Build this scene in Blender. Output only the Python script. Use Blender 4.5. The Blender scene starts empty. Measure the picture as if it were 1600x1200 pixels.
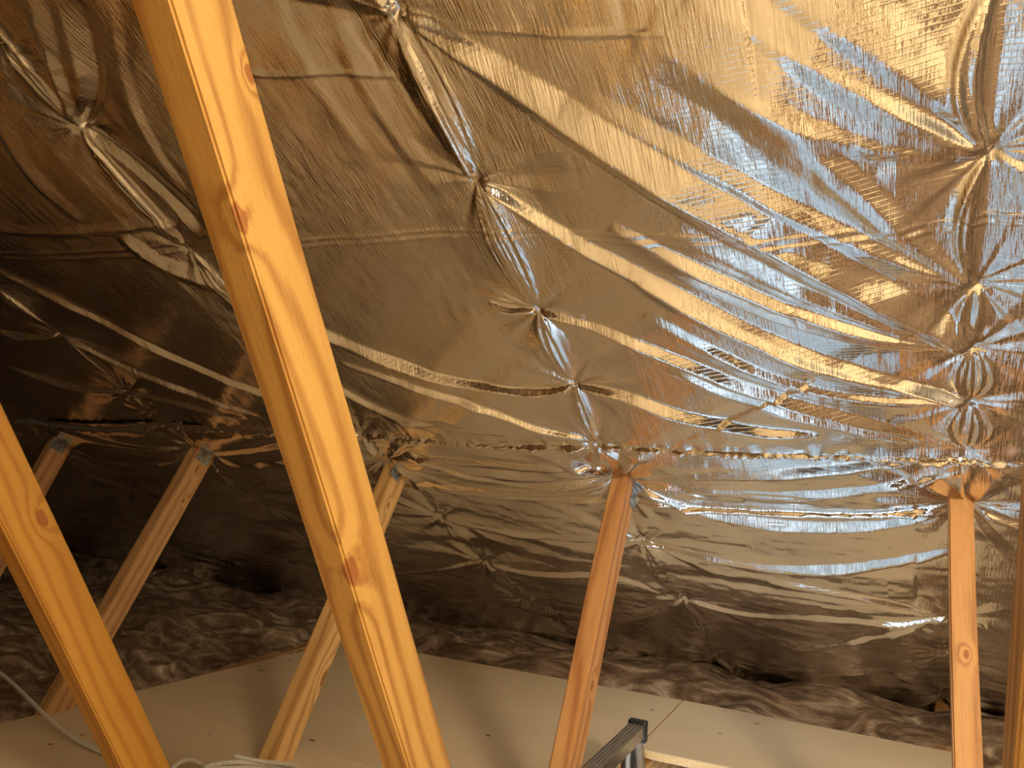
import bpy, bmesh, math, random
import numpy as np
from mathutils import Vector, Matrix

random.seed(7)
sc = bpy.context.scene
COL = sc.collection
R = math.radians

# ------------------------------------------------------------------ camera, light, exposure
FOC = 1205.0                       # focal length in pixels of the 1600x1200 frame
CAM = Vector((0.0, 0.0, 0.65))     # metres; the loft boards are z = 0
# rows: world X (along the eaves), Y (out to the eaves), Z (up) in camera axes (right, down, forward)
MR = np.array([[0.8857872727947287, 0.0038512490121509944, -0.4640755059641948],
               [0.4620655388443118, 0.08601496573432697, 0.8826646381736601],
               [0.04331680005947759, -0.9962864013679846, 0.07441143246731835]])
cam_d = bpy.data.cameras.new('camera'); cam = bpy.data.objects.new('camera', cam_d); COL.objects.link(cam)
cam_d.sensor_fit = 'HORIZONTAL'; cam_d.sensor_width = 36.0; cam_d.lens = 36.0 * FOC / 1600.0
cam_d.clip_start = 0.02
cx, cy, cz = Vector(MR[:, 0]), -Vector(MR[:, 1]), -Vector(MR[:, 2])
m3 = Matrix((cx, cy, cz)).transposed()
cam.matrix_world = Matrix.Translation(CAM) @ m3.to_quaternion().to_matrix().to_4x4()
sc.camera = cam

sc.view_settings.view_transform = 'Standard'; sc.view_settings.look = 'None'
sc.view_settings.exposure = 0.0; sc.view_settings.gamma = 1.0; sc.view_settings.use_curve_mapping = False
sc.cycles.max_bounces = 10; sc.cycles.glossy_bounces = 6; sc.cycles.diffuse_bounces = 4
sc.cycles.sample_clamp_indirect = 6.0; sc.cycles.caustics_reflective = True; sc.cycles.blur_glossy = 0.6

w = bpy.data.worlds.new('world'); sc.world = w; w.use_nodes = True
w.node_tree.nodes['Background'].inputs[0].default_value = (0.55, 0.72, 1.0, 1)
w.node_tree.nodes['Background'].inputs[1].default_value = 0.0

def lamp(name, kind, loc, energy, color, size, rot=(0, 0, 0), size_y=None):
    d = bpy.data.lights.new(name, kind); d.energy = energy; d.color = color
    if kind == 'AREA':
        d.size = size
        if size_y: d.shape = 'RECTANGLE'; d.size_y = size_y
    else: d.shadow_soft_size = size
    o = bpy.data.objects.new(name, d); COL.objects.link(o); o.location = loc; o.rotation_euler = rot
    return o
lamp('loft_bulb', 'POINT', (0.90, 0.12, 1.12), 62.0, (1.0, 0.81, 0.52), 0.13)
# daylight coming in at the window of the room under the hatch
lamp('window_daylight', 'AREA', (0.2, -0.55, -1.45), 95.0, (0.76, 0.89, 1.0), 1.3, (R(90), 0, 0), 1.2)

# ------------------------------------------------------------------ helpers
def ray(x, y):
    d = MR @ np.array([x - 800.0, y - 600.0, FOC]); return Vector(d).normalized()
def on_x(x, y, X0):                 # where a line of sight meets the plane of one truss
    d = ray(x, y); t = (X0 - CAM.x) / d.x; return CAM + d * t
def on_z(x, y, Z0=0.0):             # ... and a level surface
    d = ray(x, y); t = (Z0 - CAM.z) / d.z; return CAM + d * t

PITCH = R(32.4); TA = math.tan(PITCH)
KZ = 0.8988 + 0.65                  # height of the underside of the rafters at y = 0
ORG = Vector((0, 1.495, KZ - TA * 1.495))
SV = Vector((0, math.cos(PITCH), -math.sin(PITCH)))     # down the slope
NV = Vector((0, -math.sin(PITCH), -math.cos(PITCH)))    # into the loft
RIDGE_Y = 0.19
def uv(x, y):                       # a point of the roof slope: metres along it, metres down it
    d = ray(x, y); t = (KZ - CAM.z - TA * CAM.y) / (d.z + TA * d.y)
    p = CAM + d * t; return (p.x, (p - ORG).dot(SV))
ROOF_M = Matrix(((1, 0, 0, ORG.x), (0, SV.y, NV.y, ORG.y), (0, SV.z, NV.z, ORG.z), (0, 0, 0, 1)))

def tag(o, label=None, cat=None, group=None, kind=None):
    if label: o['label'] = label
    if cat: o['category'] = cat
    if group: o['group'] = group
    if kind: o['kind'] = kind
    return o
def empty(name, loc=(0, 0, 0)):
    o = bpy.data.objects.new(name, None); COL.objects.link(o); o.location = loc; o.empty_display_size = 0.05; return o
def obj_bm(name, bm, mat, parent=None, smooth=False):
    bmesh.ops.recalc_face_normals(bm, faces=bm.faces)
    me = bpy.data.meshes.new(name); bm.to_mesh(me); bm.free()
    if mat: me.materials.append(mat)
    if smooth: me.polygons.foreach_set('use_smooth', [True] * len(me.polygons))
    o = bpy.data.objects.new(name, me); COL.objects.link(o)
    if parent: o.parent = parent
    return o
def bm_box(bm, lo, hi, bev=0.0):
    r = bmesh.ops.create_cube(bm, size=1.0)
    for v in r['verts']:
        v.co = Vector([lo[i] + (v.co[i] + 0.5) * (hi[i] - lo[i]) for i in range(3)])
    if bev:
        es = list({e for v in r['verts'] for e in v.link_edges})
        bmesh.ops.bevel(bm, geom=es, offset=bev, segments=2, affect='EDGES', profile=0.6)
def prism(pts, z0, z1, bev=0.0015):
    bm = bmesh.new()
    a = [bm.verts.new((p[0], p[1], z0)) for p in pts]; b = [bm.verts.new((p[0], p[1], z1)) for p in pts]
    bm.faces.new(a[::-1]); bm.faces.new(b)
    n = len(pts)
    for i in range(n): bm.faces.new((a[i], a[(i + 1) % n], b[(i + 1) % n], b[i]))
    if bev: bmesh.ops.bevel(bm, geom=bm.edges[:], offset=bev, segments=1, affect='EDGES')
    return bm
def grid_mesh(name, P, mat, parent=None, smooth=True):     # P: rows x cols x 3
    n, m = P.shape[:2]
    idx = np.arange(n * m, dtype=np.int32).reshape(n, m)
    q = np.stack([idx[:-1, :-1], idx[:-1, 1:], idx[1:, 1:], idx[1:, :-1]], -1).reshape(-1)
    nf = (n - 1) * (m - 1)
    me = bpy.data.meshes.new(name)
    me.vertices.add(n * m); me.vertices.foreach_set('co', P.reshape(-1).astype(np.float32))
    me.loops.add(nf * 4); me.loops.foreach_set('vertex_index', q)
    me.polygons.add(nf); me.polygons.foreach_set('loop_start', np.arange(nf, dtype=np.int32) * 4)
    me.polygons.foreach_set('loop_total', np.full(nf, 4, dtype=np.int32))
    me.polygons.foreach_set('use_smooth', np.full(nf, smooth))
    me.update(calc_edges=True)
    if mat: me.materials.append(mat)
    o = bpy.data.objects.new(name, me); COL.objects.link(o)
    if parent: o.parent = parent
    return o
def tube_curve(name, pts, rad, mat, parent=None, cyclic=False, res=10):
    cu = bpy.data.curves.new(name, 'CURVE'); cu.dimensions = '3D'; cu.bevel_depth = rad; cu.bevel_resolution = 4; cu.resolution_u = res
    cu.use_fill_caps = True
    s = cu.splines.new('NURBS'); s.points.add(len(pts) - 1); s.order_u = 4; s.use_endpoint_u = True; s.use_cyclic_u = cyclic
    for i, p in enumerate(pts): s.points[i].co = (*p, 1)
    cu.materials.append(mat)
    o = bpy.data.objects.new(name, cu); COL.objects.link(o)
    if parent: o.parent = parent
    return o

# ------------------------------------------------------------------ node materials
class NT:
    def __init__(s, name):
        s.m = bpy.data.materials.new(name); s.m.use_nodes = True; s.t = s.m.node_tree; s.n = s.t.nodes
        s.b = s.n['Principled BSDF']
    def new(s, ty, **kw):
        n = s.n.new(ty)
        for k, v in kw.items(): setattr(n, k, v)
        return n
    def link(s, a, b): s.t.links.new(a, b)
    def put(s, sock, v):
        if hasattr(v, 'is_output') or isinstance(v, bpy.types.NodeSocket): s.link(v, sock)
        else: sock.default_value = v
    def math(s, op, a, b=None, c=None):
        n = s.new('ShaderNodeMath', operation=op); s.put(n.inputs[0], a)
        if b is not None: s.put(n.inputs[1], b)
        if c is not None: s.put(n.inputs[2], c)
        return n.outputs[0]
    def vmath(s, op, a, b=None):
        n = s.new('ShaderNodeVectorMath', operation=op); s.put(n.inputs[0], a)
        if b is not None: s.put(n.inputs[1], b)
        return n.outputs['Value'] if op in ('LENGTH', 'DISTANCE') else n.outputs[0]
    def noise(s, vec, scale, detail=3, rough=0.5, dist=0.0, out='Fac'):
        n = s.new('ShaderNodeTexNoise'); s.link(vec, n.inputs['Vector']); n.inputs['Scale'].default_value = scale
        n.inputs['Detail'].default_value = detail; n.inputs['Roughness'].default_value = rough; n.inputs['Distortion'].default_value = dist
        return n.outputs[out]
    def ramp(s, fac, stops):
        n = s.new('ShaderNodeValToRGB'); e = n.color_ramp.elements
        while len(e) < len(stops): e.new(0.5)
        for i, (p, c) in enumerate(stops):
            e[i].position = p; e[i].color = (*c, 1) if len(c) == 3 else c
        s.link(fac, n.inputs[0]); return n.outputs[0]
    def mix(s, fac, a, b):
        n = s.new('ShaderNodeMix', data_type='RGBA'); s.put(n.inputs[0], fac)
        s.put(n.inputs[6], (*a, 1) if isinstance(a, tuple) and len(a) == 3 else a); s.put(n.inputs[7], (*b, 1) if isinstance(b, tuple) and len(b) == 3 else b)
        return n.outputs[2]
    def obj(s):
        return s.new('ShaderNodeTexCoord').outputs['Object']
    def scale(s, vec, sc3):
        return s.vmath('MULTIPLY', vec, sc3)
    def bump(s, h, strength, dist, normal=None):
        n = s.new('ShaderNodeBump'); s.link(h, n.inputs['Height']); n.inputs['Strength'].default_value = strength; n.inputs['Distance'].default_value = dist
        if normal is not None: s.link(normal, n.inputs['Normal'])
        return n.outputs[0]

def mat_wood(name, light, dark, knots=(), seed=0.0):
    k = NT(name); o = k.vmath('ADD', k.obj(), (seed, seed * 1.7, seed * 0.6))
    oo = k.obj()
    # knots bend the grain round themselves
    bend = None; core = None
    for (p, r) in knots:
        d = k.vmath('LENGTH', k.vmath('MULTIPLY', k.vmath('SUBTRACT', oo, p), (1.0, 1.0, 0.55)))
        d = k.math('ADD', d, k.math('MULTIPLY', k.math('SUBTRACT', k.noise(oo, 90.0, 2), 0.5), r * 0.9))
        f = k.math('POWER', 2.718, k.math('MULTIPLY', k.math('POWER', k.math('DIVIDE', d, r * 2.2), 2.0), -1.0))
        bend = f if bend is None else k.math('MAXIMUM', bend, f)
        c = k.new('ShaderNodeMapRange', interpolation_type='SMOOTHSTEP'); k.link(d, c.inputs[0])
        c.inputs[1].default_value = r * 0.75; c.inputs[2].default_value = r * 1.05; c.inputs[3].default_value = 1; c.inputs[4].default_value = 0
        core = c.outputs[0] if core is None else k.math('MAXIMUM', core, c.outputs[0])
    low = k.noise(k.scale(o, (9, 9, 1.6)), 1.0, 2, 0.5)
    sx = k.new('ShaderNodeSeparateXYZ'); k.link(o, sx.inputs[0])
    g = k.math('ADD', k.math('MULTIPLY', sx.outputs[0], 55.0), k.math('MULTIPLY', sx.outputs[1], 70.0))
    g = k.math('ADD', g, k.math('MULTIPLY', low, 7.0))
    if bend is not None: g = k.math('ADD', g, k.math('MULTIPLY', bend, 3.0))
    ringv = k.math('ABSOLUTE', k.math('SINE', k.math('MULTIPLY', g, 1.6)))
    ringv = k.math('POWER', ringv, 5.0)
    fine = k.noise(k.scale(o, (900, 900, 22)), 1.0, 3, 0.6)
    blot = k.noise(k.scale(o, (16, 16, 7)), 1.0, 4, 0.6)
    fac = k.math('ADD', k.math('MULTIPLY', ringv, 0.68), k.math('MULTIPLY', k.math('SUBTRACT', fine, 0.5), 1.0))
    fac = k.math('ADD', fac, k.math('MULTIPLY', k.math('SUBTRACT', blot, 0.45), 0.7))
    col = k.ramp(fac, [(0.0, light), (0.9, dark)])
    speck = k.noise(k.scale(o, (420, 420, 90)), 1.0, 2, 0.5)
    col = k.mix(k.ramp(speck, [(0.68, (0, 0, 0)), (0.80, (0.5, 0.5, 0.5))]), col, tuple(c * 0.45 for c in dark))
    if core is not None:
        col = k.mix(k.math('MULTIPLY', core, 0.75), col, (0.30, 0.085, 0.02))
    k.link(col, k.b.inputs['Base Color']); k.b.inputs['Roughness'].default_value = 0.55
    h = k.math('ADD', k.math('MULTIPLY', fine, 1.0), k.math('MULTIPLY', ringv, 0.25))
    h = k.math('ADD', h, k.math('MULTIPLY', k.noise(k.scale(o, (160, 160, 30)), 1.0, 2), 0.8))
    k.link(k.bump(h, 0.5, 0.0009), k.b.inputs['Normal'])
    return k.m

def mat_foil():
    k = NT('crinkled_foil'); o = k.obj()
    k.b.inputs['Metallic'].default_value = 1.0
    k.b.inputs['Base Color'].default_value = (0.90, 0.885, 0.86, 1)
    st = k.noise(k.scale(o, (330, 26, 1)), 1.0, 2, 0.55)                 # streaks down the slope
    st2 = k.noise(k.scale(o, (60, 260, 1)), 1.0, 2, 0.5)                  # faint cross weave
    fine = k.noise(k.scale(o, (900, 120, 1)), 1.0, 2, 0.6)
    med = k.noise(k.scale(o, (34, 14, 1)), 1.0, 3, 0.55, 0.6)
    mask = k.ramp(k.noise(k.scale(o, (5.5, 3.5, 1)), 1.0, 3, 0.6), [(0.40, (0.18,) * 3), (0.62, (1, 1, 1))])
    h = k.math('MULTIPLY', k.math('ADD', k.math('MULTIPLY', st, 1.0), k.math('MULTIPLY', st2, 0.13)), mask)
    h = k.math('ADD', h, k.math('MULTIPLY', fine, 0.12))
    h = k.math('ADD', h, k.math('MULTIPLY', med, 1.1))
    # reinforcing scrim: a faint square grid
    sx = k.new('ShaderNodeSeparateXYZ'); k.link(o, sx.inputs[0])
    for i, f in ((0, 2 * math.pi / 0.0065), (1, 2 * math.pi / 0.0065)):
        ln = k.math('POWER', k.math('ABSOLUTE', k.math('COSINE', k.math('MULTIPLY', sx.outputs[i], f / 2))), 24.0)
        h = k.math('ADD', h, k.math('MULTIPLY', ln, 0.05))
    k.link(k.bump(h, 1.0, 0.0011), k.b.inputs['Normal'])
    rg = k.ramp(k.noise(k.scale(o, (40, 8, 1)), 1.0, 2), [(0.3, (0.05,) * 3), (0.75, (0.10,) * 3)])
    k.link(rg, k.b.inputs['Roughness'])
    return k.m

def mat_chip(name, base, var):
    k = NT(name); o = k.obj()
    n = k.noise(k.scale(o, (260, 260, 260)), 1.0, 3, 0.7); n2 = k.noise(k.scale(o, (3, 5, 3)), 1.0, 4, 0.6)
    f = k.math('ADD', k.math('MULTIPLY', n, 0.65), k.math('MULTIPLY', n2, 0.4))
    col = k.ramp(f, [(0.32, var), (0.68, base)])
    sp = k.noise(k.scale(o, (34, 34, 34)), 1.0, 1, 0.4)
    col = k.mix(k.ramp(sp, [(0.765, (0, 0, 0)), (0.79, (0.75,) * 3)]), col, (0.10, 0.06, 0.03))
    k.link(col, k.b.inputs['Base Color']); k.b.inputs['Roughness'].default_value = 0.7
    k.link(k.bump(n, 0.3, 0.0005), k.b.inputs['Normal'])
    return k.m
def mat_wool():
    k = NT('glass_wool'); o = k.obj()
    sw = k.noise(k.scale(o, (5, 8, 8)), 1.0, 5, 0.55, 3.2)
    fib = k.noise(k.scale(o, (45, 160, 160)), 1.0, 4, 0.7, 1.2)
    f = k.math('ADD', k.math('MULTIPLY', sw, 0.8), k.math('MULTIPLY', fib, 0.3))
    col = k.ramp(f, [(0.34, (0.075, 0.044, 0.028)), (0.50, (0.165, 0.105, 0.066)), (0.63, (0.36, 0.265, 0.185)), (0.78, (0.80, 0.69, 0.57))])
    k.link(col, k.b.inputs['Base Color']); k.b.inputs['Roughness'].default_value = 0.95
    k.link(k.bump(f, 0.3, 0.006), k.b.inputs['Normal'])
    return k.m
def mat_plain(name, col, rough=0.6, metal=0.0, bump=0.0, bscale=200):
    k = NT(name); o = k.obj()
    n = k.noise(k.scale(o, (bscale,) * 3), 1.0, 3, 0.6)
    c = k.ramp(n, [(0.3, tuple(v * 0.82 for v in col)), (0.7, tuple(min(1, v * 1.08) for v in col))])
    k.link(c, k.b.inputs['Base Color']); k.b.inputs['Roughness'].default_value = rough; k.b.inputs['Metallic'].default_value = metal
    if bump: k.link(k.bump(n, 0.6, bump), k.b.inputs['Normal'])
    return k.m
def mat_galv():
    k = NT('galvanised_steel'); o = k.obj()
    v = k.new('ShaderNodeTexVoronoi'); k.link(o, v.inputs['Vector']); v.inputs['Scale'].default_value = 130
    c = k.ramp(v.outputs['Color'], [(0.0, (0.26, 0.28, 0.30)), (1.0, (0.58, 0.61, 0.64))])
    k.link(c, k.b.inputs['Base Color']); k.b.inputs['Metallic'].default_value = 0.9; k.b.inputs['Roughness'].default_value = 0.38
    return k.m

LT, DK = (0.66, 0.385, 0.11), (0.36, 0.16, 0.035)
M_FOIL = mat_foil(); M_WOOL = mat_wool(); M_GALV = mat_galv()
M_CHIP = mat_chip('chipboard_face', (0.80, 0.67, 0.48), (0.66, 0.53, 0.36))
M_EDGE = mat_chip('chipboard_edge', (0.80, 0.56, 0.27), (0.42, 0.25, 0.10))
M_ALU = mat_plain('brushed_aluminium', (0.55, 0.54, 0.52), 0.32, 1.0, 0.0002, 90)
M_BLACK = mat_plain('black_plastic', (0.02, 0.02, 0.022), 0.4)
M_CABLE = mat_plain('white_pvc', (0.80, 0.78, 0.72), 0.35)
M_PLASTER = mat_plain('plasterboard', (0.62, 0.60, 0.56), 0.9)
M_PAINT = mat_plain('white_emulsion', (0.80, 0.82, 0.84), 0.85)
M_CARPET = mat_plain('pale_grey_carpet', (0.58, 0.60, 0.62), 0.95, 0, 0.002, 300)
M_BLOCK = mat_plain('grey_blockwork', (0.30, 0.28, 0.26), 0.95, 0, 0.003, 40)
M_FELT = mat_plain('roof_decking', (0.12, 0.10, 0.09), 0.95)
M_DARKWOOD = mat_wood('rafter_timber', (0.60, 0.36, 0.16), (0.38, 0.18, 0.06), (), 9.0)

# ------------------------------------------------------------------ the setting
def struct(name, bm, mat, parent=None):
    o = obj_bm(name, bm, mat, parent)
    if parent is None: tag(o, kind='structure')
    return o
XL, XR = -4.6, 1.9
YN = 2 * RIDGE_Y - 2.80             # far foot of the other slope
def zroof(y): return KZ - TA * y
zr = zroof(RIDGE_Y)
bm = bmesh.new()                    # ceiling: roof deck over the rafters, both slopes
T = 0.16
sec = [(2.95, zroof(2.95)), (RIDGE_Y, zr), (2 * RIDGE_Y - 2.95, zroof(2.95))]
off = 0.075 / math.cos(PITCH)
prof = [(y, z + off) for y, z in sec] + [(y, z + off + 0.03) for y, z in reversed(sec)]
va = [bm.verts.new((XL, y, z)) for y, z in prof]; vb = [bm.verts.new((XR, y, z)) for y, z in prof]
for i in range(6): bm.faces.new((va[i], va[(i + 1) % 6], vb[(i + 1) % 6], vb[i]))
bm.faces.new((va[0], va[1], va[4], va[5])); bm.faces.new((va[1], va[2], va[3], va[4]))
bm.faces.new((vb[0], vb[5], vb[4], vb[1])); bm.faces.new((vb[1], vb[4], vb[3], vb[2]))
struct('ceiling', bm, M_FELT)
for nm, x0, x1 in (('wall_left', XL - 0.1, XL), ('wall_right', XR, XR + 0.1)):
    bm = bmesh.new()
    pts = [(2.95, -0.30), (2.95, zroof(2.95) + off), (RIDGE_Y, zr + off), (2 * RIDGE_Y - 2.95, zroof(2.95) + off), (2 * RIDGE_Y - 2.95, -0.30)]
    a = [bm.verts.new((x0, y, z)) for y, z in pts]; b = [bm.verts.new((x1, y, z)) for y, z in pts]
    bm.faces.new(a); bm.faces.new(b[::-1])
    for i in range(5): bm.faces.new((a[i], b[i], b[(i + 1) % 5], a[(i + 1) % 5]))
    struct(nm, bm, M_BLOCK)
# hatch opening between two trusses
HX0, HX1, HY0, HY1 = -0.525, 0.035, 0.72, 1.665
bm = bmesh.new()
YA, YB = 2 * RIDGE_Y - 2.95, 2.95
for lo, hi in (((XL, YA, -0.315), (HX0 + 0.03, YB, -0.30)), ((HX1 - 0.02, YA, -0.315), (XR, YB, -0.30)),
               ((HX0 + 0.03, YA, -0.315), (HX1 - 0.02, HY0, -0.30)), ((HX0 + 0.03, HY1, -0.315), (HX1 - 0.02, YB, -0.30))):
    bm_box(bm, lo, hi)
struct('floor', bm, M_PLASTER)
# room below the hatch
rx0, rx1, ry0, ry1, rz = -1.6, 1.6, -0.7, 3.2, -2.70
bm = bmesh.new(); bm_box(bm, (rx0, ry0, rz - 0.05), (rx1, ry1, rz)); struct('floor_below', bm, M_CARPET)
for nm, lo, hi in (('wall_below_left', (rx0 - 0.05, ry0, rz), (rx0, ry1, -0.32)), ('wall_below_right', (rx1, ry0, rz), (rx1 + 0.05, ry1, -0.32)),
                   ('wall_below_back', (rx0, ry1, rz), (rx1, ry1 + 0.05, -0.32)), ('wall_below_front', (rx0, ry0 - 0.05, rz), (rx1, ry0, -0.32))):
    bm = bmesh.new(); bm_box(bm, lo, hi); struct(nm, bm, M_PAINT)

# ------------------------------------------------------------------ roof trusses
def beam(name, parent, p0, p1, out, xr, thick, depth, mat, e0=0.0, e1=0.0, bev=0.0025):
    """Timber in a truss plane: p0->p1 is its near edge line on the face x = xr, 'out' points across its depth."""
    d = (p1 - p0); L = d.length; d.normalize()
    out = (out - d * out.dot(d)).normalized()
    xa = Vector((-1, 0, 0))
    L2 = L + e0 + e1; base = p0 - d * e0
    bm = bmesh.new(); N = max(2, int(L2 / 0.06))
    bm_box(bm, (0, 0, 0), (thick, depth, L2), 0)
    # cut into lengths and let the edges wander a little like sawn timber
    for i in range(1, N):
        bmesh.ops.bisect_plane(bm, geom=bm.verts[:] + bm.edges[:] + bm.faces[:], plane_co=(0, 0, L2 * i / N), plane_no=(0, 0, 1))
    es = [e for e in bm.edges if abs((e.verts[0].co - e.verts[1].co).z) > 1e-5 and len(e.link_faces) == 2 and e.calc_face_angle(0) > 1.0]
    bmesh.ops.bevel(bm, geom=es, offset=bev, segments=2, affect='EDGES')
    rnd = random.Random(hash_name(name + str(round(xr, 2))))
    ph = [rnd.random() * 6 for _ in range(4)]
    for v in bm.verts:
        v.co.x += 0.0009 * math.sin(v.co.z * 11 + ph[0]); v.co.y += 0.0009 * math.sin(v.co.z * 8 + ph[1])
    o = obj_bm(name, bm, mat)
    o.parent = parent
    m = Matrix((xa, out, d)).transposed().to_4x4(); m.translation = Vector((xr, base.y, base.z))
    o.matrix_parent_inverse = Matrix.Identity(4)
    o.matrix_local = Matrix.Translation(-parent.location) @ m
    return o
def hash_name(s): return sum(ord(c) * (i + 3) for i, c in enumerate(s))

def nail_plate(parent, xr, c, d, out, L, W, hole=True):
    """Punched steel connector on the face x = xr; c centre, d along the web, out across it."""
    bm = bmesh.new(); n = 26
    t = 0.0012
    # plate with a round nail hole
    ring = []; sq = []
    r = 0.0048 if hole else 0.0
    if hole:
        for i in range(n):
            a = 2 * math.pi * i / n; ca, sa = math.cos(a), math.sin(a)
            ring.append((r * ca + W * 0.10, r * sa))
            s = min((L / 2 - 0.0) / max(abs(sa), 1e-6), (W / 2) / max(abs(ca), 1e-6)); sq.append((ca * s, sa * s))
        for zz in (0, t):
            pass
        vi = [[bm.verts.new((z, x, y)) for x, y in ring] for z in (0, t)]; vo = [[bm.verts.new((z, x, y)) for x, y in sq] for z in (0, t)]
        for i in range(n):
            j = (i + 1) % n
            bm.faces.new((vi[1][i], vi[1][j], vo[1][j], vo[1][i])); bm.faces.new((vo[0][i], vo[0][j], vi[0][j], vi[0][i]))
            bm.faces.new((vo[0][i], vo[1][i], vo[1][j], vo[0][j])); bm.faces.new((vi[0][i], vi[0][j], vi[1][j], vi[1][i]))
    else:
        bm_box(bm, (0, -W / 2, -L / 2), (t, W / 2, L / 2), 0.0003)
    # rows of punched tooth slots standing slightly proud
    for a in (-0.36, -0.12, 0.12, 0.36):
        for b in (-0.38, -0.13, 0.13, 0.38):
            if hole and abs(a * W - W * 0.10) < 0.009 and abs(b * L) < 0.009: continue
            y, z = a * W, b * L
            bm_box(bm, (t * 0.5, y - 0.0011, z - 0.0032), (t * 1.9, y + 0.0011, z + 0.0032))
    o = obj_bm('nail_plate', bm, M_GALV); o.parent = parent
    out = (out - d * out.dot(d)).normalized()
    m = Matrix((Vector((1, 0, 0)), out, d)).transposed().to_4x4(); m.translation = Vector((xr - 0.0002, c.y, c.z))
    o.matrix_local = Matrix.Translation(-parent.location) @ m
    o['label'] = 'galvanised punched metal connector plate'
    return o

OUT_UP = Vector((0, math.sin(R(61)), math.cos(R(61))))     # across an inner web, away from the camera side
OUT_DN = Vector((0, math.sin(R(60)), -math.cos(R(60))))    # across an outer web

def mirror(p): return Vector((p.x, 2 * RIDGE_Y - p.y, p.z))
def truss(label, x_out, out_px, x_in, in_px, mats, t_o=0.036, t_i=0.042, d_o=0.060, d_i=0.067, plate=None, near=True):
    xc = x_out - t_o / 2
    root = empty('roof_truss', (xc, 1.08, -0.28))
    tag(root, label, 'roof truss', 'roof trusses')
    # visible webs
    a0, a1 = (Vector((x_out, *p)) if isinstance(p[0], float) else on_x(*p, x_out) for p in out_px)
    b0, b1 = (Vector((x_in, *p)) if isinstance(p[0], float) else on_x(*p, x_in) for p in in_px)
    da = (a1 - a0).normalized(); db = (b1 - b0).normalized()
    # run the outer web from behind the foil down into the ceiling tie
    def to_plane(p, d, side):                      # distance along d to the rafter underside
        return (KZ + 0.006 - TA * p.y - p.z) / (d.z + TA * d.y)
    s = to_plane(a0, -da, 1)
    a_top = a0 - da * (s)
    a_bot = a1 + da * ((-0.20 - a1.z) / da.z)
    beam('outer_web', root, a_top, a_bot, OUT_DN, x_out, t_o, d_o, mats[0], 0.02)
    # inner web from the ceiling tie to the ridge
    tt = (KZ - TA * b0.y - b0.z) / (-db.z - TA * db.y)
    b_top = b0 - db * (tt - 0.10)
    b_bot = b1 + db * ((-0.20 - b1.z) / db.z)
    beam('inner_web', root, b_top, b_bot, OUT_UP, x_in, t_i, d_i, mats[1])
    # the half on the other side of the ridge
    beam('outer_web', root, mirror(a_top), mirror(a_bot), Vector((0, -OUT_DN.y, OUT_DN.z)), x_out, t_o, d_o, M_DARKWOOD)
    beam('inner_web', root, mirror(b_top), mirror(b_bot), Vector((0, -OUT_UP.y, OUT_UP.z)), x_in, t_i, d_i, M_DARKWOOD)
    # rafters above the foil and the ceiling tie under the boards
    xr = xc + 0.019
    for sg in (1, -1):
        e = Vector((xr, RIDGE_Y + sg * (2.90 - RIDGE_Y), zroof(2.90))); r0 = Vector((xr, RIDGE_Y, zr))
        e.z += 0.008; r0.z += 0.008
        beam('rafter', root, r0, e, Vector((0, sg * 0.54, 0.84)), xr, 0.038, 0.062, M_DARKWOOD)
    beam('ceiling_tie', root, Vector((xr, -2.2, -0.295)), Vector((xr, 2.62, -0.295)), Vector((0, 0, 1)), xr, 0.038, 0.272, M_DARKWOOD)
    if plate:
        px, L, W, hole = plate
        c = on_x(*px, x_out)
        nail_plate(root, x_out, c, da, OUT_DN, L, W, hole)
    return root

WA_i = mat_wood('pine_with_knots', LT, DK, [((-0.002, 0.004, 1.02), 0.011), ((0.0, 0.004, 0.66), 0.008), ((0.0, 0.06, 0.30), 0.006), ((0.0, 0.062, 0.55), 0.005)], 0.3)
WA_o = mat_wood('reddish_pine', (0.66, 0.35, 0.14), (0.40, 0.155, 0.05), [((0.0, 0.03, 0.44), 0.006)], 1.3)
WC_i = mat_wood('orange_pine', (0.58, 0.29, 0.05), (0.42, 0.17, 0.025), [((0.0, 0.05, 1.05), 0.008)], 2.3)
WC_o = mat_wood('pale_pine', (0.80, 0.52, 0.22), (0.48, 0.24, 0.08), [((0.0, 0.055, 0.52), 0.010), ((0.0, 0.03, 0.12), 0.004)], 3.3)
WD_o = mat_wood('brown_pine', (0.60, 0.36, 0.16), (0.38, 0.18, 0.07), [((0.0, 0.028, 0.10), 0.006), ((0, 0.04, 0.19), 0.004)], 4.4)
WB_o = mat_wood('weathered_pine', (0.66, 0.36, 0.15), (0.38, 0.17, 0.06), [((0.016, 0.0, 0.3), 0.004)], 5.5)
WE_o = mat_wood('dusky_pine', (0.66, 0.38, 0.17), (0.42, 0.19, 0.07), (), 6.5)

# truss A: the big diagonal in front; C: the diagonal at the frame's edge; B: the upright one; D, E: behind
a_line = (on_x(977, 772, -0.505), on_x(888, 1200, -0.505))
yz = lambda p: (p.y, p.z)
truss('roof truss whose thick knotty inner timber crosses the whole view in front', -0.505, ((979, 760), (888, 1200)), -0.503, ((265, 0), (640, 1200)),
      (WA_o, WA_i), t_o=0.036, t_i=0.042, plate=((990, 776), 0.05, 0.034, False))
truss('roof truss with smooth orange inner timber beside the white cable', -1.100, ((618, 730), (420, 1200)), -1.098, ((0, 815), (190, 1200)),
      (WC_o, WC_i), plate=((621, 735), 0.046, 0.038, True))
truss('roof truss whose brown outer timber stands where boards meet the loose wool', -1.700, ((313, 697), (78, 1105)), -1.700, (yz(on_x(0, 815, -1.098)), yz(on_x(190, 1200, -1.098))),
      (WD_o, WC_i), plate=((320, 712), 0.044, 0.044, True))
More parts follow.
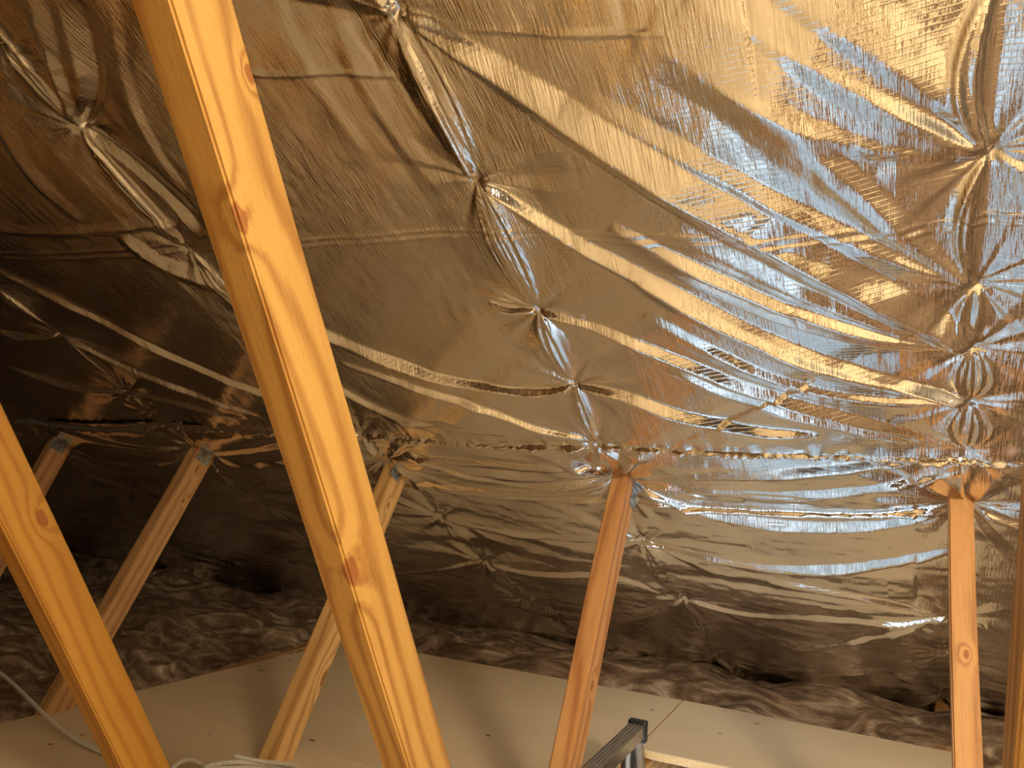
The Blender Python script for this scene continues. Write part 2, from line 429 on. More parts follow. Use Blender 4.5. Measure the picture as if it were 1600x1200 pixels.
truss('most distant roof truss, a dim short timber tip with metal plate', -2.330, ((88, 686), (40, 770)), -2.330, (yz(on_x(0, 815, -1.098)), yz(on_x(190, 1200, -1.098))),
      (WE_o, WC_i), plate=((92, 693), 0.046, 0.050, False))
truss('roof truss seen edge-on with a narrow upright weathered timber', 0.0835, (yz(on_x(979, 760, -0.505)), yz(on_x(888, 1200, -0.505))), 0.105, (yz(on_x(265, 0, -0.503)), yz(on_x(640, 1200, -0.503))),
      (WB_o, WA_i), t_o=0.036, d_o=0.05)

# ------------------------------------------------------------------ foil sheets
RX = [-4.15, -3.55, -2.95, -2.35, -1.745, -1.11, -0.525, 0.067, 0.66, 1.25, 1.85]   # rafters along the eaves
def noise2(a, b, seed):
    rs = np.random.RandomState(seed); G = rs.rand(257, 257) * 2 - 1
    ia = np.floor(a).astype(int); ib = np.floor(b).astype(int); fa = a - ia; fb = b - ib
    fa = fa * fa * (3 - 2 * fa); fb = fb * fb * (3 - 2 * fb); ia %= 256; ib %= 256
    return (G[ia, ib] * (1 - fa) + G[ia + 1, ib] * fa) * (1 - fb) + (G[ia, ib + 1] * (1 - fa) + G[ia + 1, ib + 1] * fa) * fb
def tent(d):
    return np.maximum(0.0, 1.06 - np.sqrt(d * d + 0.004)) ** 1.0
def axis(a0, a1, fine0, fine1, fs, cs):
    l = [x for x in np.arange(a0, fine0, cs)] if a0 < fine0 else []
    m = list(np.arange(max(a0, fine0), min(a1, fine1), fs)); r = list(np.arange(min(a1, fine1), a1, cs)) + [a1]
    return np.unique(np.round(np.array(l + m + r), 5))

def polyfold(U, V, Hh, pts, amp, w0, w1, skew=0.0, fade0=0.06, fade1=0.25, px=True, wm=None):
    """A crease along a polyline; half width w0 at its start to w1 at its end; tent section."""
    P = np.array([uv(*p) for p in pts] if px else pts)
    # smooth the polyline
    for _ in range(2):
        Q = [P[0]]
        for i in range(len(P) - 1):
            Q += [P[i] * 0.75 + P[i + 1] * 0.25, P[i] * 0.25 + P[i + 1] * 0.75]
        P = np.array(Q + [P[-1]])
    seg = np.hypot(*(P[1:] - P[:-1]).T); tot = seg.sum(); cum = np.concatenate([[0], np.cumsum(seg)])
    W = max(w0, w1, wm or 0) * 1.3
    us, vs = U[0], V[:, 0]
    i0, i1 = np.searchsorted(us, [P[:, 0].min() - W, P[:, 0].max() + W]); j0, j1 = np.searchsorted(vs, [P[:, 1].min() - W, P[:, 1].max() + W])
    if i1 <= i0 or j1 <= j0: return
    u = U[j0:j1, i0:i1]; v = V[j0:j1, i0:i1]
    best = np.full(u.shape, 9e9); dd = np.zeros(u.shape); ss = np.zeros(u.shape)
    for i in range(len(seg)):
        a = P[i]; t = (P[i + 1] - a) / max(seg[i], 1e-9)
        x = u - a[0]; y = v - a[1]; s = np.clip(x * t[0] + y * t[1], 0, seg[i])
        ex = x - s * t[0]; ey = y - s * t[1]; dist = np.hypot(ex, ey); sg = np.sign(x * t[1] - y * t[0])
        k = dist < best; best[k] = dist[k]; dd[k] = (dist * sg)[k]; ss[k] = ((cum[i] + s) / tot)[k]
    wd = w0 * (1 - ss) + w1 * ss
    if wm: wd = w0 * (1 - ss) ** 2 + wm * 4 * ss * (1 - ss) * 0.5 + w1 * ss ** 2 + 1e-4
    wl = np.where(dd > 0, wd * (1 + skew), wd * (1 - skew))
    env = np.clip(ss / fade0, 0, 1) * np.clip((1 - ss) / fade1, 0, 1); env = np.sqrt(env) if fade0 > 0 else env
    wob = 1 + 0.25 * noise2(ss * tot * 14 + 3, ss * 0 + 1, int(abs(P[0, 0] * 1000)) + 5)
    Hh[j0:j1, i0:i1] += amp * env * tent(dd / wl) * wob
def pleats(U, V, Hh, a, b, width, amp, n, bow, seed, px=True):
    """Gathered lens of foil between two staples on a rafter."""
    A = np.array(uv(*a) if px else a); B = np.array(uv(*b) if px else b); L = np.hypot(*(B - A)); t = (B - A) / L; nn = np.array([t[1], -t[0]])
    W = width * 1.8 + abs(bow)
    us, vs = U[0], V[:, 0]
    i0, i1 = np.searchsorted(us, [min(A[0], B[0]) - W, max(A[0], B[0]) + W]); j0, j1 = np.searchsorted(vs, [min(A[1], B[1]) - 0.001, max(A[1], B[1]) + 0.001])
    if i1 <= i0 or j1 <= j0: return
    u = U[j0:j1, i0:i1] - A[0]; v = V[j0:j1, i0:i1] - A[1]
    s = np.clip((u * t[0] + v * t[1]) / L, 0, 1); d = u * nn[0] + v * nn[1]
    env = np.sin(np.pi * s) ** 0.75
    rs = np.random.RandomState(seed); h = 0
    for i in range(n):
        c = (i + 0.5) / n * 2 - 1 + rs.uniform(-0.15, 0.15); ww = width / n * rs.uniform(0.5, 1.0)
        x = d - bow * env - c * width * env
        h = h + rs.uniform(0.5, 1.0) * tent(x / (ww * (0.25 + 0.75 * env)))
    body = np.exp(-((d - bow * env) / (width * (0.2 + env))) ** 2)
    Hh[j0:j1, i0:i1] += env * (amp * h + amp * 1.2 * body)
def star(U, V, Hh, c, rad, amp, k, seed, px=True, sharp=True, squash=1.0):
    C = uv(*c) if px else c; us, vs = U[0], V[:, 0]; W = rad * 4.5
    i0, i1 = np.searchsorted(us, [C[0] - W, C[0] + W]); j0, j1 = np.searchsorted(vs, [C[1] - W, C[1] + W])
    if i1 <= i0 or j1 <= j0: return
    x = U[j0:j1, i0:i1] - C[0]; y = (V[j0:j1, i0:i1] - C[1]) * squash; r = np.hypot(x, y); th = (np.arctan2(y, x) / (2 * np.pi)) % 1.0
    rs = np.random.RandomState(seed); kn = rs.uniform(-1, 1, k); pos = np.sort((np.arange(k) + rs.uniform(-0.35, 0.35, k)) / k) % 1.0; o = np.argsort(pos); pos = pos[o]; kn = kn[o]
    kn = np.where(np.arange(k) % 2 == 0, np.abs(kn) + 0.2, -np.abs(kn) * 0.5)
    nz = np.interp(th, pos, kn, period=1.0)
    e = (r / rad) * np.exp(1 - r / rad)
    Hh[j0:j1, i0:i1] += amp * e * nz - amp * 1.5 * np.exp(-(r / (rad * 0.30)) ** 2)

# staples, pixel by pixel down each rafter
ST_A = [(630, 2), (750, 270), (845, 475), (900, 590), (935, 680)]
ST_B = [(1548, 222), (1525, 430), (1520, 530), (1515, 615), (1510, 690)]
ST_C = [(8, 55), (130, 190), (300, 380), (440, 520), (570, 665)]
ST_D = [(0, 440), (100, 515), (205, 605), (240, 635)]
LO_A = [(1005, 835), (1070, 930), (1115, 1015)]
LO_B = [(1487, 952), (1478, 1012), (1472, 1080)]
LO_C = [(690, 800), (760, 870), (820, 930), (870, 955)]
TOPS = [(965, 738), (605, 712), (1508, 780), (322, 697), (88, 686)]

def base_h(U, V, sag, seed):
    h = np.zeros(U.shape)
    rx = np.array(RX)
    i = np.clip(np.searchsorted(rx, U) - 1, 0, len(rx) - 2); t = (U - rx[i]) / (rx[i + 1] - rx[i])
    inb = 4 * t * (1 - t)
    h += sag * inb * (0.75 + 0.5 * noise2(V * 1.3 + 7, i * 3.1, seed))
    h += 0.010 * noise2(U * 1.6 + 11, V * 1.7 + 5, seed + 1) * np.clip(inb * 2, 0, 1)
    return h, inb

def build_upper():
    us = axis(XL + 0.01, XR - 0.01, -2.7, 0.32, 0.0026, 0.03); v0 = -(1.495 - RIDGE_Y - 0.004) / math.cos(PITCH)
    vs = axis(v0, -0.118, -1.24, -0.1, 0.0028, 0.02)
    U, V = np.meshgrid(us, vs)
    H, inb = base_h(U, V, 0.022, 3)
    F = lambda *a, **k: polyfold(U, V, H, *a, **k)
    # bay between the two right-hand rafters: long tension folds
    F([(636, 6), (850, 142), (1080, 285), (1250, 372), (1520, 528)], 0.016, 0.010, 0.016, 0.25, 0.03, 0.05, wm=0.055)
    F([(900, 120), (1120, 240), (1300, 335), (1524, 430)], 0.006, 0.03, 0.010, -0.3, 0.3, 0.05, wm=0.04)
    F([(1010, 20), (1180, 130), (1330, 200), (1547, 224)], 0.006, 0.05, 0.010, 0.3, 0.3, 0.05)
    F([(1080, -40), (1260, 60), (1420, 160), (1547, 222)], 0.006, 0.05, 0.010, -0.3, 0.3, 0.05)
    F([(1200, -60), (1380, 60), (1500, 160), (1549, 220)], 0.004, 0.05, 0.008, 0.2, 0.3, 0.05)
    F([(755, 272), (900, 365), (1060, 440), (1180, 502), (1330, 560), (1516, 613)], 0.013, 0.006, 0.006, 0.25, 0.02, 0.03, wm=0.034)
    F([(960, 330), (1100, 400), (1290, 480), (1518, 530)], 0.009, 0.02, 0.008, -0.3, 0.2, 0.05, wm=0.026)
    F([(1050, 330), (1210, 410), (1370, 480), (1519, 529)], 0.008, 0.03, 0.008, 0.3, 0.3, 0.05, wm=0.022)
    F([(1000, 420), (1150, 500), (1340, 575), (1515, 614)], 0.007, 0.02, 0.006, 0.3, 0.2, 0.05, wm=0.022)
    F([(850, 478), (960, 505), (1060, 545), (1200, 598), (1360, 645), (1440, 672)], 0.011, 0.005, 0.010, 0.2, 0.02, 0.2, wm=0.026)
    F([(1010, 470), (1140, 540), (1300, 600), (1514, 616)], 0.007, 0.02, 0.006, -0.2, 0.2, 0.05, wm=0.020)
    F([(1050, 560), (1200, 618), (1330, 655), (1420, 674)], 0.006, 0.015, 0.010, 0.2, 0.1, 0.2)
    F([(903, 592), (985, 606), (1060, 632), (1160, 652), (1280, 662)], 0.014, 0.005, 0.008, 0.1, 0.02, 0.2, wm=0.030)
    F([(1100, 60), (1240, 190), (1380, 330), (1523, 430)], 0.0045, 0.05, 0.008, 0.3, 0.3, 0.05)
    F([(1180, 120), (1330, 250), (1450, 370), (1524, 430)], 0.003, 0.03, 0.006, -0.2, 0.3, 0.05)
    # middle bay
    F([(898, 592), (850, 601), (780, 592), (690, 575), (540, 520), (440, 470)], 0.014, 0.005, 0.02, 0.15, 0.02, 0.3, wm=0.024)
    F([(920, 672), (850, 655), (760, 620), (660, 590), (540, 552)], 0.012, 0.006, 0.008, 0.2, 0.1, 0.3, wm=0.022)
    F([(842, 474), (800, 478), (768, 464)], 0.008, 0.004, 0.004, 0.1, 0.05, 0.3, wm=0.010)
    F([(700, 655), (600, 630), (500, 575), (430, 540)], 0.009, 0.02, 0.012, 0.2, 0.2, 0.3)
    F([(560, 640), (640, 640), (800, 660)], 0.006, 0.01, 0.01, 0.2, 0.2, 0.3)
    F([(628, 0), (560, -20), (430, -60)], 0.01, 0.01, 0.03, 0, 0.05, 0.3)
    F([(748, 268), (700, 180), (640, 60), (600, -30)], 0.010, 0.008, 0.03, 0.4, 0.04, 0.3)
    F([(132, 190), (165, 150), (158, 60), (140, -20)], -0.012, 0.012, 0.03, 0.2, 0.05, 0.2)
    F([(132, 188), (230, 250), (330, 352)], -0.010, 0.02, 0.03, 0.2, 0.1, 0.2)
    F([(520, -30), (560, 100), (640, 230), (700, 300)], 0.0018, 0.02, 0.02, 0.3, 0.2, 0.3)
    F([(430, -30), (500, 120), (600, 260)], 0.0014, 0.025, 0.02, -0.3, 0.2, 0.3)
    F([(60, -30), (90, 80), (126, 186)], 0.008, 0.02, 0.01, 0.3, 0.2, 0.1)
    F([(0, 150), (60, 260), (140, 330)], 0.0035, 0.02, 0.02, 0.3, 0.2, 0.3)
    F([(190, -30), (200, 90), (240, 200), (300, 290)], 0.004, 0.02, 0.02, -0.3, 0.2, 0.3)
    # bays beyond the middle
    F([(0, 408), (160, 480), (300, 552), (420, 605), (520, 640)], 0.010, 0.006, 0.010, 0.2, 0.05, 0.2, wm=0.020)
    F([(102, 515), (190, 556), (290, 595), (420, 642)], 0.010, 0.004, 0.008, 0.2, 0.05, 0.2, wm=0.018)
    F([(96, 515), (60, 518), (5, 505)], 0.010, 0.004, 0.02, 0.2, 0.05, 0.3)
    F([(203, 604), (150, 600), (90, 585), (20, 558)], 0.010, 0.004, 0.012, 0.2, 0.05, 0.3)
    F([(207, 605), (280, 618), (400, 645)], 0.009, 0.004, 0.012, 0.2, 0.05, 0.3)
    F([(0, 345), (120, 348), (240, 340), (300, 345)], 0.004, 0.012, 0.012, 0.2, 0.1, 0.1)
    F([(200, 350), (260, 400), (360, 440)], 0.010, 0.02, 0.03, 0.1, 0.1, 0.2)
    # straight creases across the sheet where it was folded on the roll
    for y in (340, 352):
        a = uv(0, y); b = uv(1600, y - 4)
        F([(-2.6, a[1]), (-1.0, (a[1] + b[1]) / 2), (0.3, b[1])], 0.0012, 0.004, 0.004, 0, 0.01, 0.01, px=False)
    F([(380, 90), (430, 105), (520, 98), (640, 110)], 0.002, 0.005, 0.005); F([(720, 25), (900, 28), (1060, 15)], 0.002, 0.005, 0.005)
    # gathers between staples
    pleats(U, V, H, ST_A[0], ST_A[1], 0.024, 0.0035, 6, 0.000, 1)
    pleats(U, V, H, ST_A[1], ST_A[2], 0.024, 0.0055, 6, -0.006, 2)
    pleats(U, V, H, ST_A[2], ST_A[3], 0.022, 0.0060, 3, -0.004, 3)
    pleats(U, V, H, ST_A[3], ST_A[4], 0.012, 0.0060, 2, 0.000, 4)
    pleats(U, V, H, (1565, -60), ST_B[0], 0.012, 0.006, 2, -0.025, 5)
    pleats(U, V, H, ST_B[0], ST_B[1], 0.012, 0.006, 2, -0.020, 6)
    pleats(U, V, H, ST_B[1], ST_B[2], 0.016, 0.0045, 2, -0.006, 7)
    pleats(U, V, H, ST_B[2], ST_B[3], 0.028, 0.0050, 5, 0.000, 8)
    pleats(U, V, H, ST_B[3], ST_B[4], 0.030, 0.0050, 5, 0.002, 9)
    pleats(U, V, H, (-60, -40), ST_C[1], 0.016, 0.0060, 3, 0.000, 10)
    pleats(U, V, H, ST_C[1], ST_C[2], 0.017, 0.0055, 4, -0.002, 11)
    pleats(U, V, H, ST_C[2], ST_C[3], 0.020, 0.0050, 4, -0.004, 12)
    pleats(U, V, H, ST_C[3], ST_C[4], 0.020, 0.0050, 4, 0.0, 13)
    for i in range(3): pleats(U, V, H, ST_D[i], ST_D[i + 1], 0.010, 0.0050, 2, 0.0, 14 + i)
    for i, c in enumerate(ST_A + ST_B + ST_C + ST_D): star(U, V, H, c, 0.035, 0.0028, 22, 40 + i)
    k = 0
    for x in (-2.35, -2.95, -3.55, 0.66):
        for v in np.arange(-1.3, -0.1, 0.2):
            star(U, V, H, (x, v), 0.05, 0.006, 16, 80 + k, px=False); k += 1
    # fine diagonal drag in the right bay and random buckles
    a = U * 0.78 + V * -0.62; b = U * 0.62 + V * 0.78
    H += 0.0022 * inb * noise2(a * 3 + 30, b * 26 + 9, 21) + 0.0010 * noise2(U * 14 + 2, V * 9 + 40, 22)
    H += 0.0007 * np.abs(noise2(U * 45 + 2, V * 22 + 40, 23))
    # drawn into the horizontal lap at its foot
    e = np.exp((V + 0.118) / 0.03)
    H = H * (1 - 0.55 * e) + e * (0.010 + 0.004 * noise2(U * 60, V * 30 + 3, 25))
    edge = np.exp(-((V + 0.124 + 0.004 * noise2(U * 5, U * 0 + 2, 61)) / 0.004) ** 2)
    H += edge * (0.004 + 0.003 * noise2(U * 170, V * 60, 26))
    H += 0.012
    P = np.stack([U, V, H], -1)
    o = grid_mesh('foil_sheet', P, M_FOIL); o.matrix_world = ROOF_M
    tag(o, 'large silver foil insulation sheet on the slope above the horizontal crumpled lap', 'foil insulation', 'foil insulation sheets')
    return o

def build_lower():
    us = axis(XL + 0.01, XR - 0.01, -3.0, 0.36, 0.0036, 0.03)
    vs = axis(-0.145, 1.62, -0.145, 1.30, 0.0036, 0.03)
    U, V = np.meshgrid(us, vs)
    H, inb = base_h(U, V, 0.020, 33)
    H += 0.012 * np.sin(np.clip((V + 0.13) / 0.20, 0, 1) * np.pi) * (0.4 + 0.6 * inb)
    F = lambda *a, **k: polyfold(U, V, H, *a, **k)
    # swags hanging between the heads of the webs
    F([(1002, 752), (1100, 790), (1240, 812), (1380, 812), (1486, 790)], 0.012, 0.006, 0.006, 0.2, 0.04, 0.04, wm=0.040)
    F([(1002, 742), (1120, 752), (1260, 758), (1400, 745), (1500, 722)], 0.008, 0.006, 0.006, 0.2, 0.04, 0.04, wm=0.030)
    F([(985, 738), (1080, 725), (1200, 722), (1350, 714), (1500, 700)], 0.007, 0.006, 0.006, 0.2, 0.04, 0.04, wm=0.026)
    F([(1005, 838), (1150, 868), (1300, 878), (1420, 865), (1488, 850)], 0.008, 0.004, 0.01, 0.2, 0.04, 0.1, wm=0.030)
    F([(960, 735), (900, 745), (800, 740), (700, 715), (640, 690)], 0.009, 0.006, 0.006, 0.2, 0.04, 0.04, wm=0.026)
    F([(950, 718), (850, 712), (760, 704), (640, 700)], 0.007, 0.008, 0.008, 0.2, 0.1, 0.1, wm=0.022)
    F([(955, 745), (900, 756), (820, 760), (640, 748)], 0.008, 0.006, 0.008, 0.2, 0.04, 0.1, wm=0.022)
    F([(330, 702), (380, 716), (420, 712), (520, 700)], 0.010, 0.006, 0.008, 0.2, 0.04, 0.1, wm=0.022)
    F([(330, 695), (400, 690), (470, 680), (580, 690)], 0.008, 0.006, 0.008, 0.2, 0.04, 0.1, wm=0.024)
    F([(95, 686), (140, 702), (220, 712), (305, 700)], 0.010, 0.004, 0.004, 0.2, 0.04, 0.1, wm=0.020)
    F([(30, 650), (100, 655), (180, 672), (300, 690)], 0.008, 0.008, 0.006, 0.2, 0.04, 0.1, wm=0.020)
    # second lap: a tight dark crease lower down
    F([(560, 752), (650, 752), (800, 764), (950, 770)], 0.010, 0.006, 0.006, 0.3, 0.04, 0.04, wm=0.010)
    F([(1000, 775), (1150, 784), (1330, 792), (1480, 792)], 0.010, 0.006, 0.006, 0.3, 0.04, 0.04, wm=0.010)
    F([(1535, 795), (1600, 815), (1700, 830)], 0.010, 0.006, 0.006, 0.3, 0.04, 0.04, wm=0.012)
    F([(340, 725), (430, 742), (560, 752)], 0.008, 0.005, 0.005, 0.2, 0.04, 0.04, wm=0.010)
    # long lazy folds between the lower staples
    F([(693, 802), (800, 822), (900, 828), (1005, 836)], 0.007, 0.006, 0.006, 0.2, 0.1, 0.1, wm=0.022)
    F([(762, 872), (850, 888), (960, 885), (1070, 932)], 0.007, 0.006, 0.006, 0.2, 0.1, 0.1, wm=0.024)
    F([(762, 868), (700, 880), (640, 884)], 0.006, 0.006, 0.016, 0.2, 0.1, 0.2)
    F([(822, 932), (740, 930), (690, 925)], 0.006, 0.006, 0.012, 0.2, 0.1, 0.2)
    F([(1070, 931), (1020, 950), (960, 960)], 0.008, 0.004, 0.012, 0.2, 0.1, 0.2)
    F([(1072, 931), (1160, 950), (1290, 945), (1400, 960), (1482, 955)], 0.007, 0.005, 0.006, 0.2, 0.05, 0.1, wm=0.026)
    F([(1115, 1016), (1060, 1022), (1010, 1016)], 0.009, 0.004, 0.008, 0.2, 0.05, 0.2)
    F([(1117, 1016), (1160, 1045), (1210, 1075)], 0.012, 0.006, 0.02, 0.2, 0.05, 0.3)
    F([(1116, 1014), (1230, 1030), (1350, 1040), (1478, 1014)], 0.007, 0.006, 0.006, 0.2, 0.05, 0.1, wm=0.026)
    F([(1486, 952), (1420, 966), (1330, 985), (1230, 1000)], 0.010, 0.004, 0.02, 0.2, 0.05, 0.3)
    F([(1486, 951), (1400, 930), (1300, 905), (1200, 890)], 0.010, 0.004, 0.03, 0.2, 0.05, 0.3)
    F([(1472, 1080), (1420, 1098), (1340, 1104)], 0.012, 0.005, 0.014, 0.2, 0.05, 0.3)
    F([(1535, 960), (1600, 985), (1680, 1000)], 0.008, 0.01, 0.01, 0.2, 0.05, 0.3)
    for i, (c, n) in enumerate([((1005, 835), (1040, 905)), ((1070, 930), (1105, 1000)), ((690, 800), (750, 860)), ((760, 870), (810, 925)), ((1487, 952), (1480, 1010))]):
        pleats(U, V, H, c, n, 0.022, 0.004, 4, 0.004, 60 + i)
    for i, c in enumerate(LO_A + LO_B + LO_C): star(U, V, H, c, 0.050, 0.0055, 20, 140 + i)
    for i, c in enumerate(TOPS): star(U, V, H, c, 0.045, 0.011, 26, 170 + i)
    for i, c in enumerate([(240, 637), (570, 668), (935, 682), (1510, 692)]): star(U, V, H, c, 0.04, 0.008, 18, 180 + i)
    k = 0
    for x in (-1.745, -2.35, -2.95, -3.55, 0.66):
        for v in np.arange(0.28, 1.4, 0.27):
            star(U, V, H, (x + 0.01, v), 0.06, 0.008, 16, 190 + k, px=False); k += 1
    # sideways-running buckles, livelier than the sheet above
    H += 0.0042 * noise2(U * 2.6 + 30 + V * 2, V * 22 + 9 + noise2(U * 3, V * 3, 5) * 1.2, 51) + 0.0018 * np.clip(noise2(U * 2.2, V * 4, 58) + 0.1, 0, 1) * noise2(U * 7 + 2, V * 52 + 40 + noise2(U * 5, V * 4, 6) * 1.5, 52)
    H += 0.0008 * noise2(U * 40 + 2, V * 60 + 40, 53)
    # wrinkled hem tucked over the foot of the sheet above
    c = -0.127 + 0.005 * noise2(U * 5 + 4, U * 0 + 2, 62)
    edge = np.exp(-((V - c) / 0.0045) ** 2)
    H += edge * (0.013 + 0.0045 * noise2(U * 150, V * 130, 56) + 0.002 * noise2(U * 60, V * 30, 57))
    H += 0.012
    for c in TOPS:                      # drawn tight round the head of each web
        C = uv(*c); H *= 1 - 0.75 * np.exp(-(((U - C[0]) / 0.06) ** 2 + ((V - C[1] - 0.01) / 0.035) ** 2))
    # hangs out towards the insulation at its foot
    H += 0.03 * np.clip((V - 1.15) / 0.3, 0, 1) ** 2
    P = np.stack([U, V, H], -1)
    o = grid_mesh('foil_sheet', P, M_FOIL); o.matrix_world = ROOF_M
    tag(o, 'silver foil insulation sheet below the horizontal lap, sagging down to the brown wool', 'foil insulation', 'foil insulation sheets')
    return o
build_upper(); build_lower()

# the opposite slope carries the same foil
us = np.arange(XL + 0.01, XR, 0.02); vs = np.arange(0, 3.0, 0.02); U, V = np.meshgrid(us, vs)
H = base_h(U, V, 0.03, 77)[0] + 0.004 * noise2(U * 6, V * 14, 78) + 0.012
cosP, sinP = math.cos(PITCH), math.sin(PITCH)
P = np.stack([U, RIDGE_Y - 0.02 - V * cosP + H * sinP, zr - 0.012 - V * sinP - H * cosP], -1)
o = grid_mesh('foil_sheet', P, M_FOIL)
tag(o, 'foil insulation sheet on the opposite roof slope behind the viewer', 'foil insulation', 'foil insulation sheets')

# ------------------------------------------------------------------ boards, wool
def board(label, pts, z0=-0.018, z1=0.0):
    bm = prism(pts, z0, z1, 0.0012)
    o = obj_bm('loft_board', bm, M_CHIP); o.data.materials.append(M_EDGE)
    for p in o.data.polygons:
        if abs(p.normal.z) < 0.5: p.material_index = 1
    return tag(o, label, 'board', 'chipboard loft boards')
g = 0.0012
board('chipboard loft board in the corner between brown wool and the foil', [(-1.70, 1.262), (-0.536, 1.280), (-0.536, 2.045), (-1.597, 1.988)])
board('chipboard loft board behind the hatch and stepladder top', [(-0.533, 1.668), (0.125, 1.703), (0.125, 2.053), (-0.533, 2.045)])
board('chipboard loft board with the white cable coiled on it', [(-1.80, 0.62), (-0.536, 0.62), (-0.536, 1.2785), (-1.7003, 1.2605)])
board('chipboard loft board nearest the left edge of the hatch, outside the view', [(-1.90, 0.02), (-0.536, 0.02), (-0.536, 0.618), (-1.80, 0.618)])
board('chipboard loft board in front of the hatch', [(-0.533, 0.25), (0.9, 0.25), (0.9, 0.717), (-0.533, 0.717)])
board('chipboard loft board under the ridge', [(-0.533, -0.9), (0.9, -0.9), (0.9, 0.247), (-0.533, 0.247)])
board('chipboard loft board behind the viewer', [(-1.90, -0.9), (-0.536, -0.9), (-0.536, 0.018), (-1.90, 0.018)])

def wool(label, x0, x1, y0, y1, zf, amp, seed, step=0.012):
    us = np.arange(x0, x1 + step / 2, step); vs = np.arange(y0, y1 + step / 2, step); U, V = np.meshgrid(us, vs)
    n = noise2(U * 5 + 9, V * 6 + 3, seed) * 0.5 + np.abs(noise2(U * 11 + 2, V * 13, seed + 1)) * 0.30 + noise2(U * 28, V * 34, seed + 2) * 0.07 + noise2(U * 70, V * 80, seed + 3) * 0.025
    Z = zf(U, V) + amp * n
    top = np.stack([U, V, Z], -1)
    # close the slab: skirt down to the ceiling
    def ring(P, z):
        Q = P.copy(); Q[..., 2] = z; return Q
    P = np.concatenate([ring(top[:1], -0.295), top, ring(top[-1:], -0.295)], 0)
    L = P[:, :1].copy(); L[..., 2] = -0.295; Rr = P[:, -1:].copy(); Rr[..., 2] = -0.295
    P = np.concatenate([L, P, Rr], 1)
    o = grid_mesh('insulation_quilt', P, M_WOOL)
    return tag(o, label, 'insulation', 'brown mineral wool quilts')
def z_eave(U, V):
    roof = KZ - TA * V - 0.035
    return np.minimum(-0.015 + 0.045 * np.clip((V - 2.05) / 0.15, 0, 1) - 0.03, roof)
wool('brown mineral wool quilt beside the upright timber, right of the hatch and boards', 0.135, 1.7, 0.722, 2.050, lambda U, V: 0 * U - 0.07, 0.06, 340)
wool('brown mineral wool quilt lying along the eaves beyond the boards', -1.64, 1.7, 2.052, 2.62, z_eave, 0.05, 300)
def z_left(U, V):
    roof = KZ - TA * V - 0.035
    return np.minimum(-0.030 + 0.055 * np.clip((-1.80 - U) / 0.3, 0, 1) - 0.01, roof)
# the left quilt stops along the skew end of the boards
def wool_left():
    x1 = lambda V: np.where(V < 1.99, -1.745 + (V - 1.0) * 0.128, -1.60)
    step = 0.012; s = np.linspace(0, 1, 230) ** 1.0; vs = np.arange(-0.6, 2.62, step)
    S, V = np.meshgrid(s, vs); U = -4.4 + (x1(V) + 4.4) * S
    seed = 320
    n = noise2(U * 5 + 9, V * 6 + 3, seed) * 0.6 + np.abs(noise2(U * 11 + 2, V * 13, seed + 1)) * 0.30 + noise2(U * 28, V * 34, seed + 2) * 0.07 + noise2(U * 70, V * 80, seed + 3) * 0.025
    P = np.stack([U, V, z_left(U, V) + 0.065 * n], -1)
    a = P[:1].copy(); a[..., 2] = -0.295; b = P[-1:].copy(); b[..., 2] = -0.295; P = np.concatenate([a, P, b], 0)
    a = P[:, :1].copy(); a[..., 2] = -0.295; b = P[:, -1:].copy(); b[..., 2] = -0.295; P = np.concatenate([a, P, b], 1)
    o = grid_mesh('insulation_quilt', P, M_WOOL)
    tag(o, 'heaped brown mineral wool quilt filling the dark end of the loft past the boards', 'insulation', 'brown mineral wool quilts')
wool_left()

# ------------------------------------------------------------------ stepladder standing in the hatch
lad = empty('stepladder', (-0.40, 1.2, rz)); tag(lad, 'aluminium stepladder with ribbed top rail and black end cap in the hatch', 'stepladder')
E0 = on_z(997, 1128, 0.12)            # far end of the top rail
def place_child(o): o.location = -lad.location
railW, railH = 0.030, 0.026
x0 = E0.x - railW / 2; y1 = E0.y; y0 = y1 - 0.62; zt = E0.z
# ribbed rail: profile swept along y
prof = [(0, -railH), (0, -0.003), (0.002, 0)]
k = 4
for i in range(k):
    a = 0.002 + (railW - 0.004) * i / k; b = (railW - 0.004) / k
    prof += [(a + b * 0.25, 0.0), (a + b * 0.35, -0.0022), (a + b * 0.65, -0.0022), (a + b * 0.75, 0.0)]
prof += [(railW - 0.002, 0), (railW, -0.003), (railW, -railH)]
bm = bmesh.new()
A = [bm.verts.new((x0 + p[0], y0, zt + p[1])) for p in prof]; B = [bm.verts.new((x0 + p[0], y1, zt + p[1])) for p in prof]
for i in range(len(prof)): j = (i + 1) % len(prof); bm.faces.new((A[i], A[j], B[j], B[i]))
bm.faces.new(A[::-1]); bm.faces.new(B)
o = obj_bm('top_rail', bm, M_ALU, lad); place_child(o)
for yy in (y1, y0):
    bm = bmesh.new(); bm_box(bm, (x0 - 0.003, yy - 0.010, zt - railH - 0.010), (x0 + railW + 0.003, yy + 0.010, zt + 0.004), 0.004)
    o = obj_bm('end_cap', bm, M_BLACK, lad, True); place_child(o); o['label'] = 'black plastic end cap'
def tube(name, a, b, r, mat, parent):
    bm = bmesh.new(); d = (b - a); L = d.length
    bmesh.ops.create_cone(bm, cap_ends=True, segments=24, radius1=r, radius2=r, depth=L)
    q = Vector((0, 0, 1)).rotation_difference(d.normalized()).to_matrix().to_4x4(); q.translation = (a + b) / 2
    bm.transform(q); o = obj_bm(name, bm, mat, parent, True); place_child(o); return o
xm = x0 + railW / 2
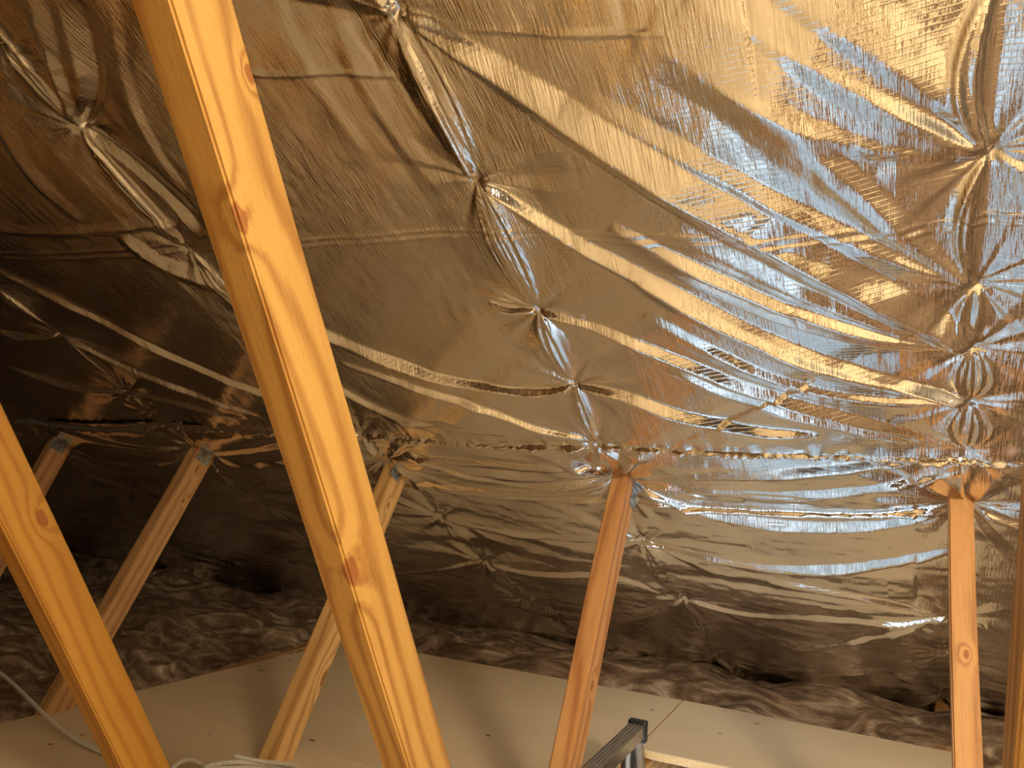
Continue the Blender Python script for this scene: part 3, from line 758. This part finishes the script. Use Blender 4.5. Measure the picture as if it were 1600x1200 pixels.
for yy in (y1 - 0.022, y0 + 0.022):
    tube('rear_leg', Vector((xm + 0.006, yy, zt - railH - 0.004)), Vector((xm + 0.33, yy, rz + 0.02)), 0.0115, M_ALU, lad)
    b0 = Vector((xm - 0.012, yy, zt - railH - 0.002))
    tube('front_leg', b0, Vector((xm - 0.02, yy, rz + 0.02)), 0.0115, M_ALU, lad)
    for xx in (xm + 0.33, xm - 0.02):
        bm = bmesh.new(); bm_box(bm, (xx - 0.018, yy - 0.018, rz), (xx + 0.018, yy + 0.018, rz + 0.04), 0.004)
        o = obj_bm('foot', bm, M_BLACK, lad); place_child(o)
for i in range(7):
    z = rz + 0.32 + i * 0.30
    bm = bmesh.new(); bm_box(bm, (xm - 0.05, y0 + 0.02, z), (xm + 0.03, y1 - 0.02, z + 0.022), 0.003)
    o = obj_bm('tread', bm, M_ALU, lad); place_child(o)

# ------------------------------------------------------------------ white cable
def cz(x, y, z): p = on_z(x, y, z); return (p.x, p.y, p.z)
pts = [cz(-160, 960, 0.09), cz(-60, 1012, 0.075), cz(0, 1048, 0.05), cz(45, 1092, 0.03), cz(90, 1138, 0.012), cz(130, 1163, 0.006), cz(165, 1178, 0.006), cz(230, 1200, 0.006),
       cz(262, 1212, 0.006), cz(272, 1196, 0.010), cz(292, 1184, 0.016), cz(320, 1195, 0.012), cz(345, 1225, 0.006)]
cc = on_z(392, 1238, 0)
for t in range(0, 34):
    a = math.pi * 0.3 + t * 0.62; r = 0.075 + 0.016 * math.sin(t * 1.9); 
    pts.append((cc.x + r * 1.35 * math.cos(a), cc.y + r * 0.9 * math.sin(a), 0.006 + 0.007 * (t // 10) + 0.004 * (1 + math.sin(t * 2.3))))
co = tube_curve('cable_path', pts, 0.0043, M_CABLE)
me = bpy.data.meshes.new_from_object(co); bpy.data.objects.remove(co)
me.polygons.foreach_set('use_smooth', [True] * len(me.polygons))
COL.objects.link(bpy.data.objects.new('electric_cable', me))
tag(bpy.data.objects['electric_cable'], 'white electric cable trailing over the wool and coiled on the boards', 'cable')
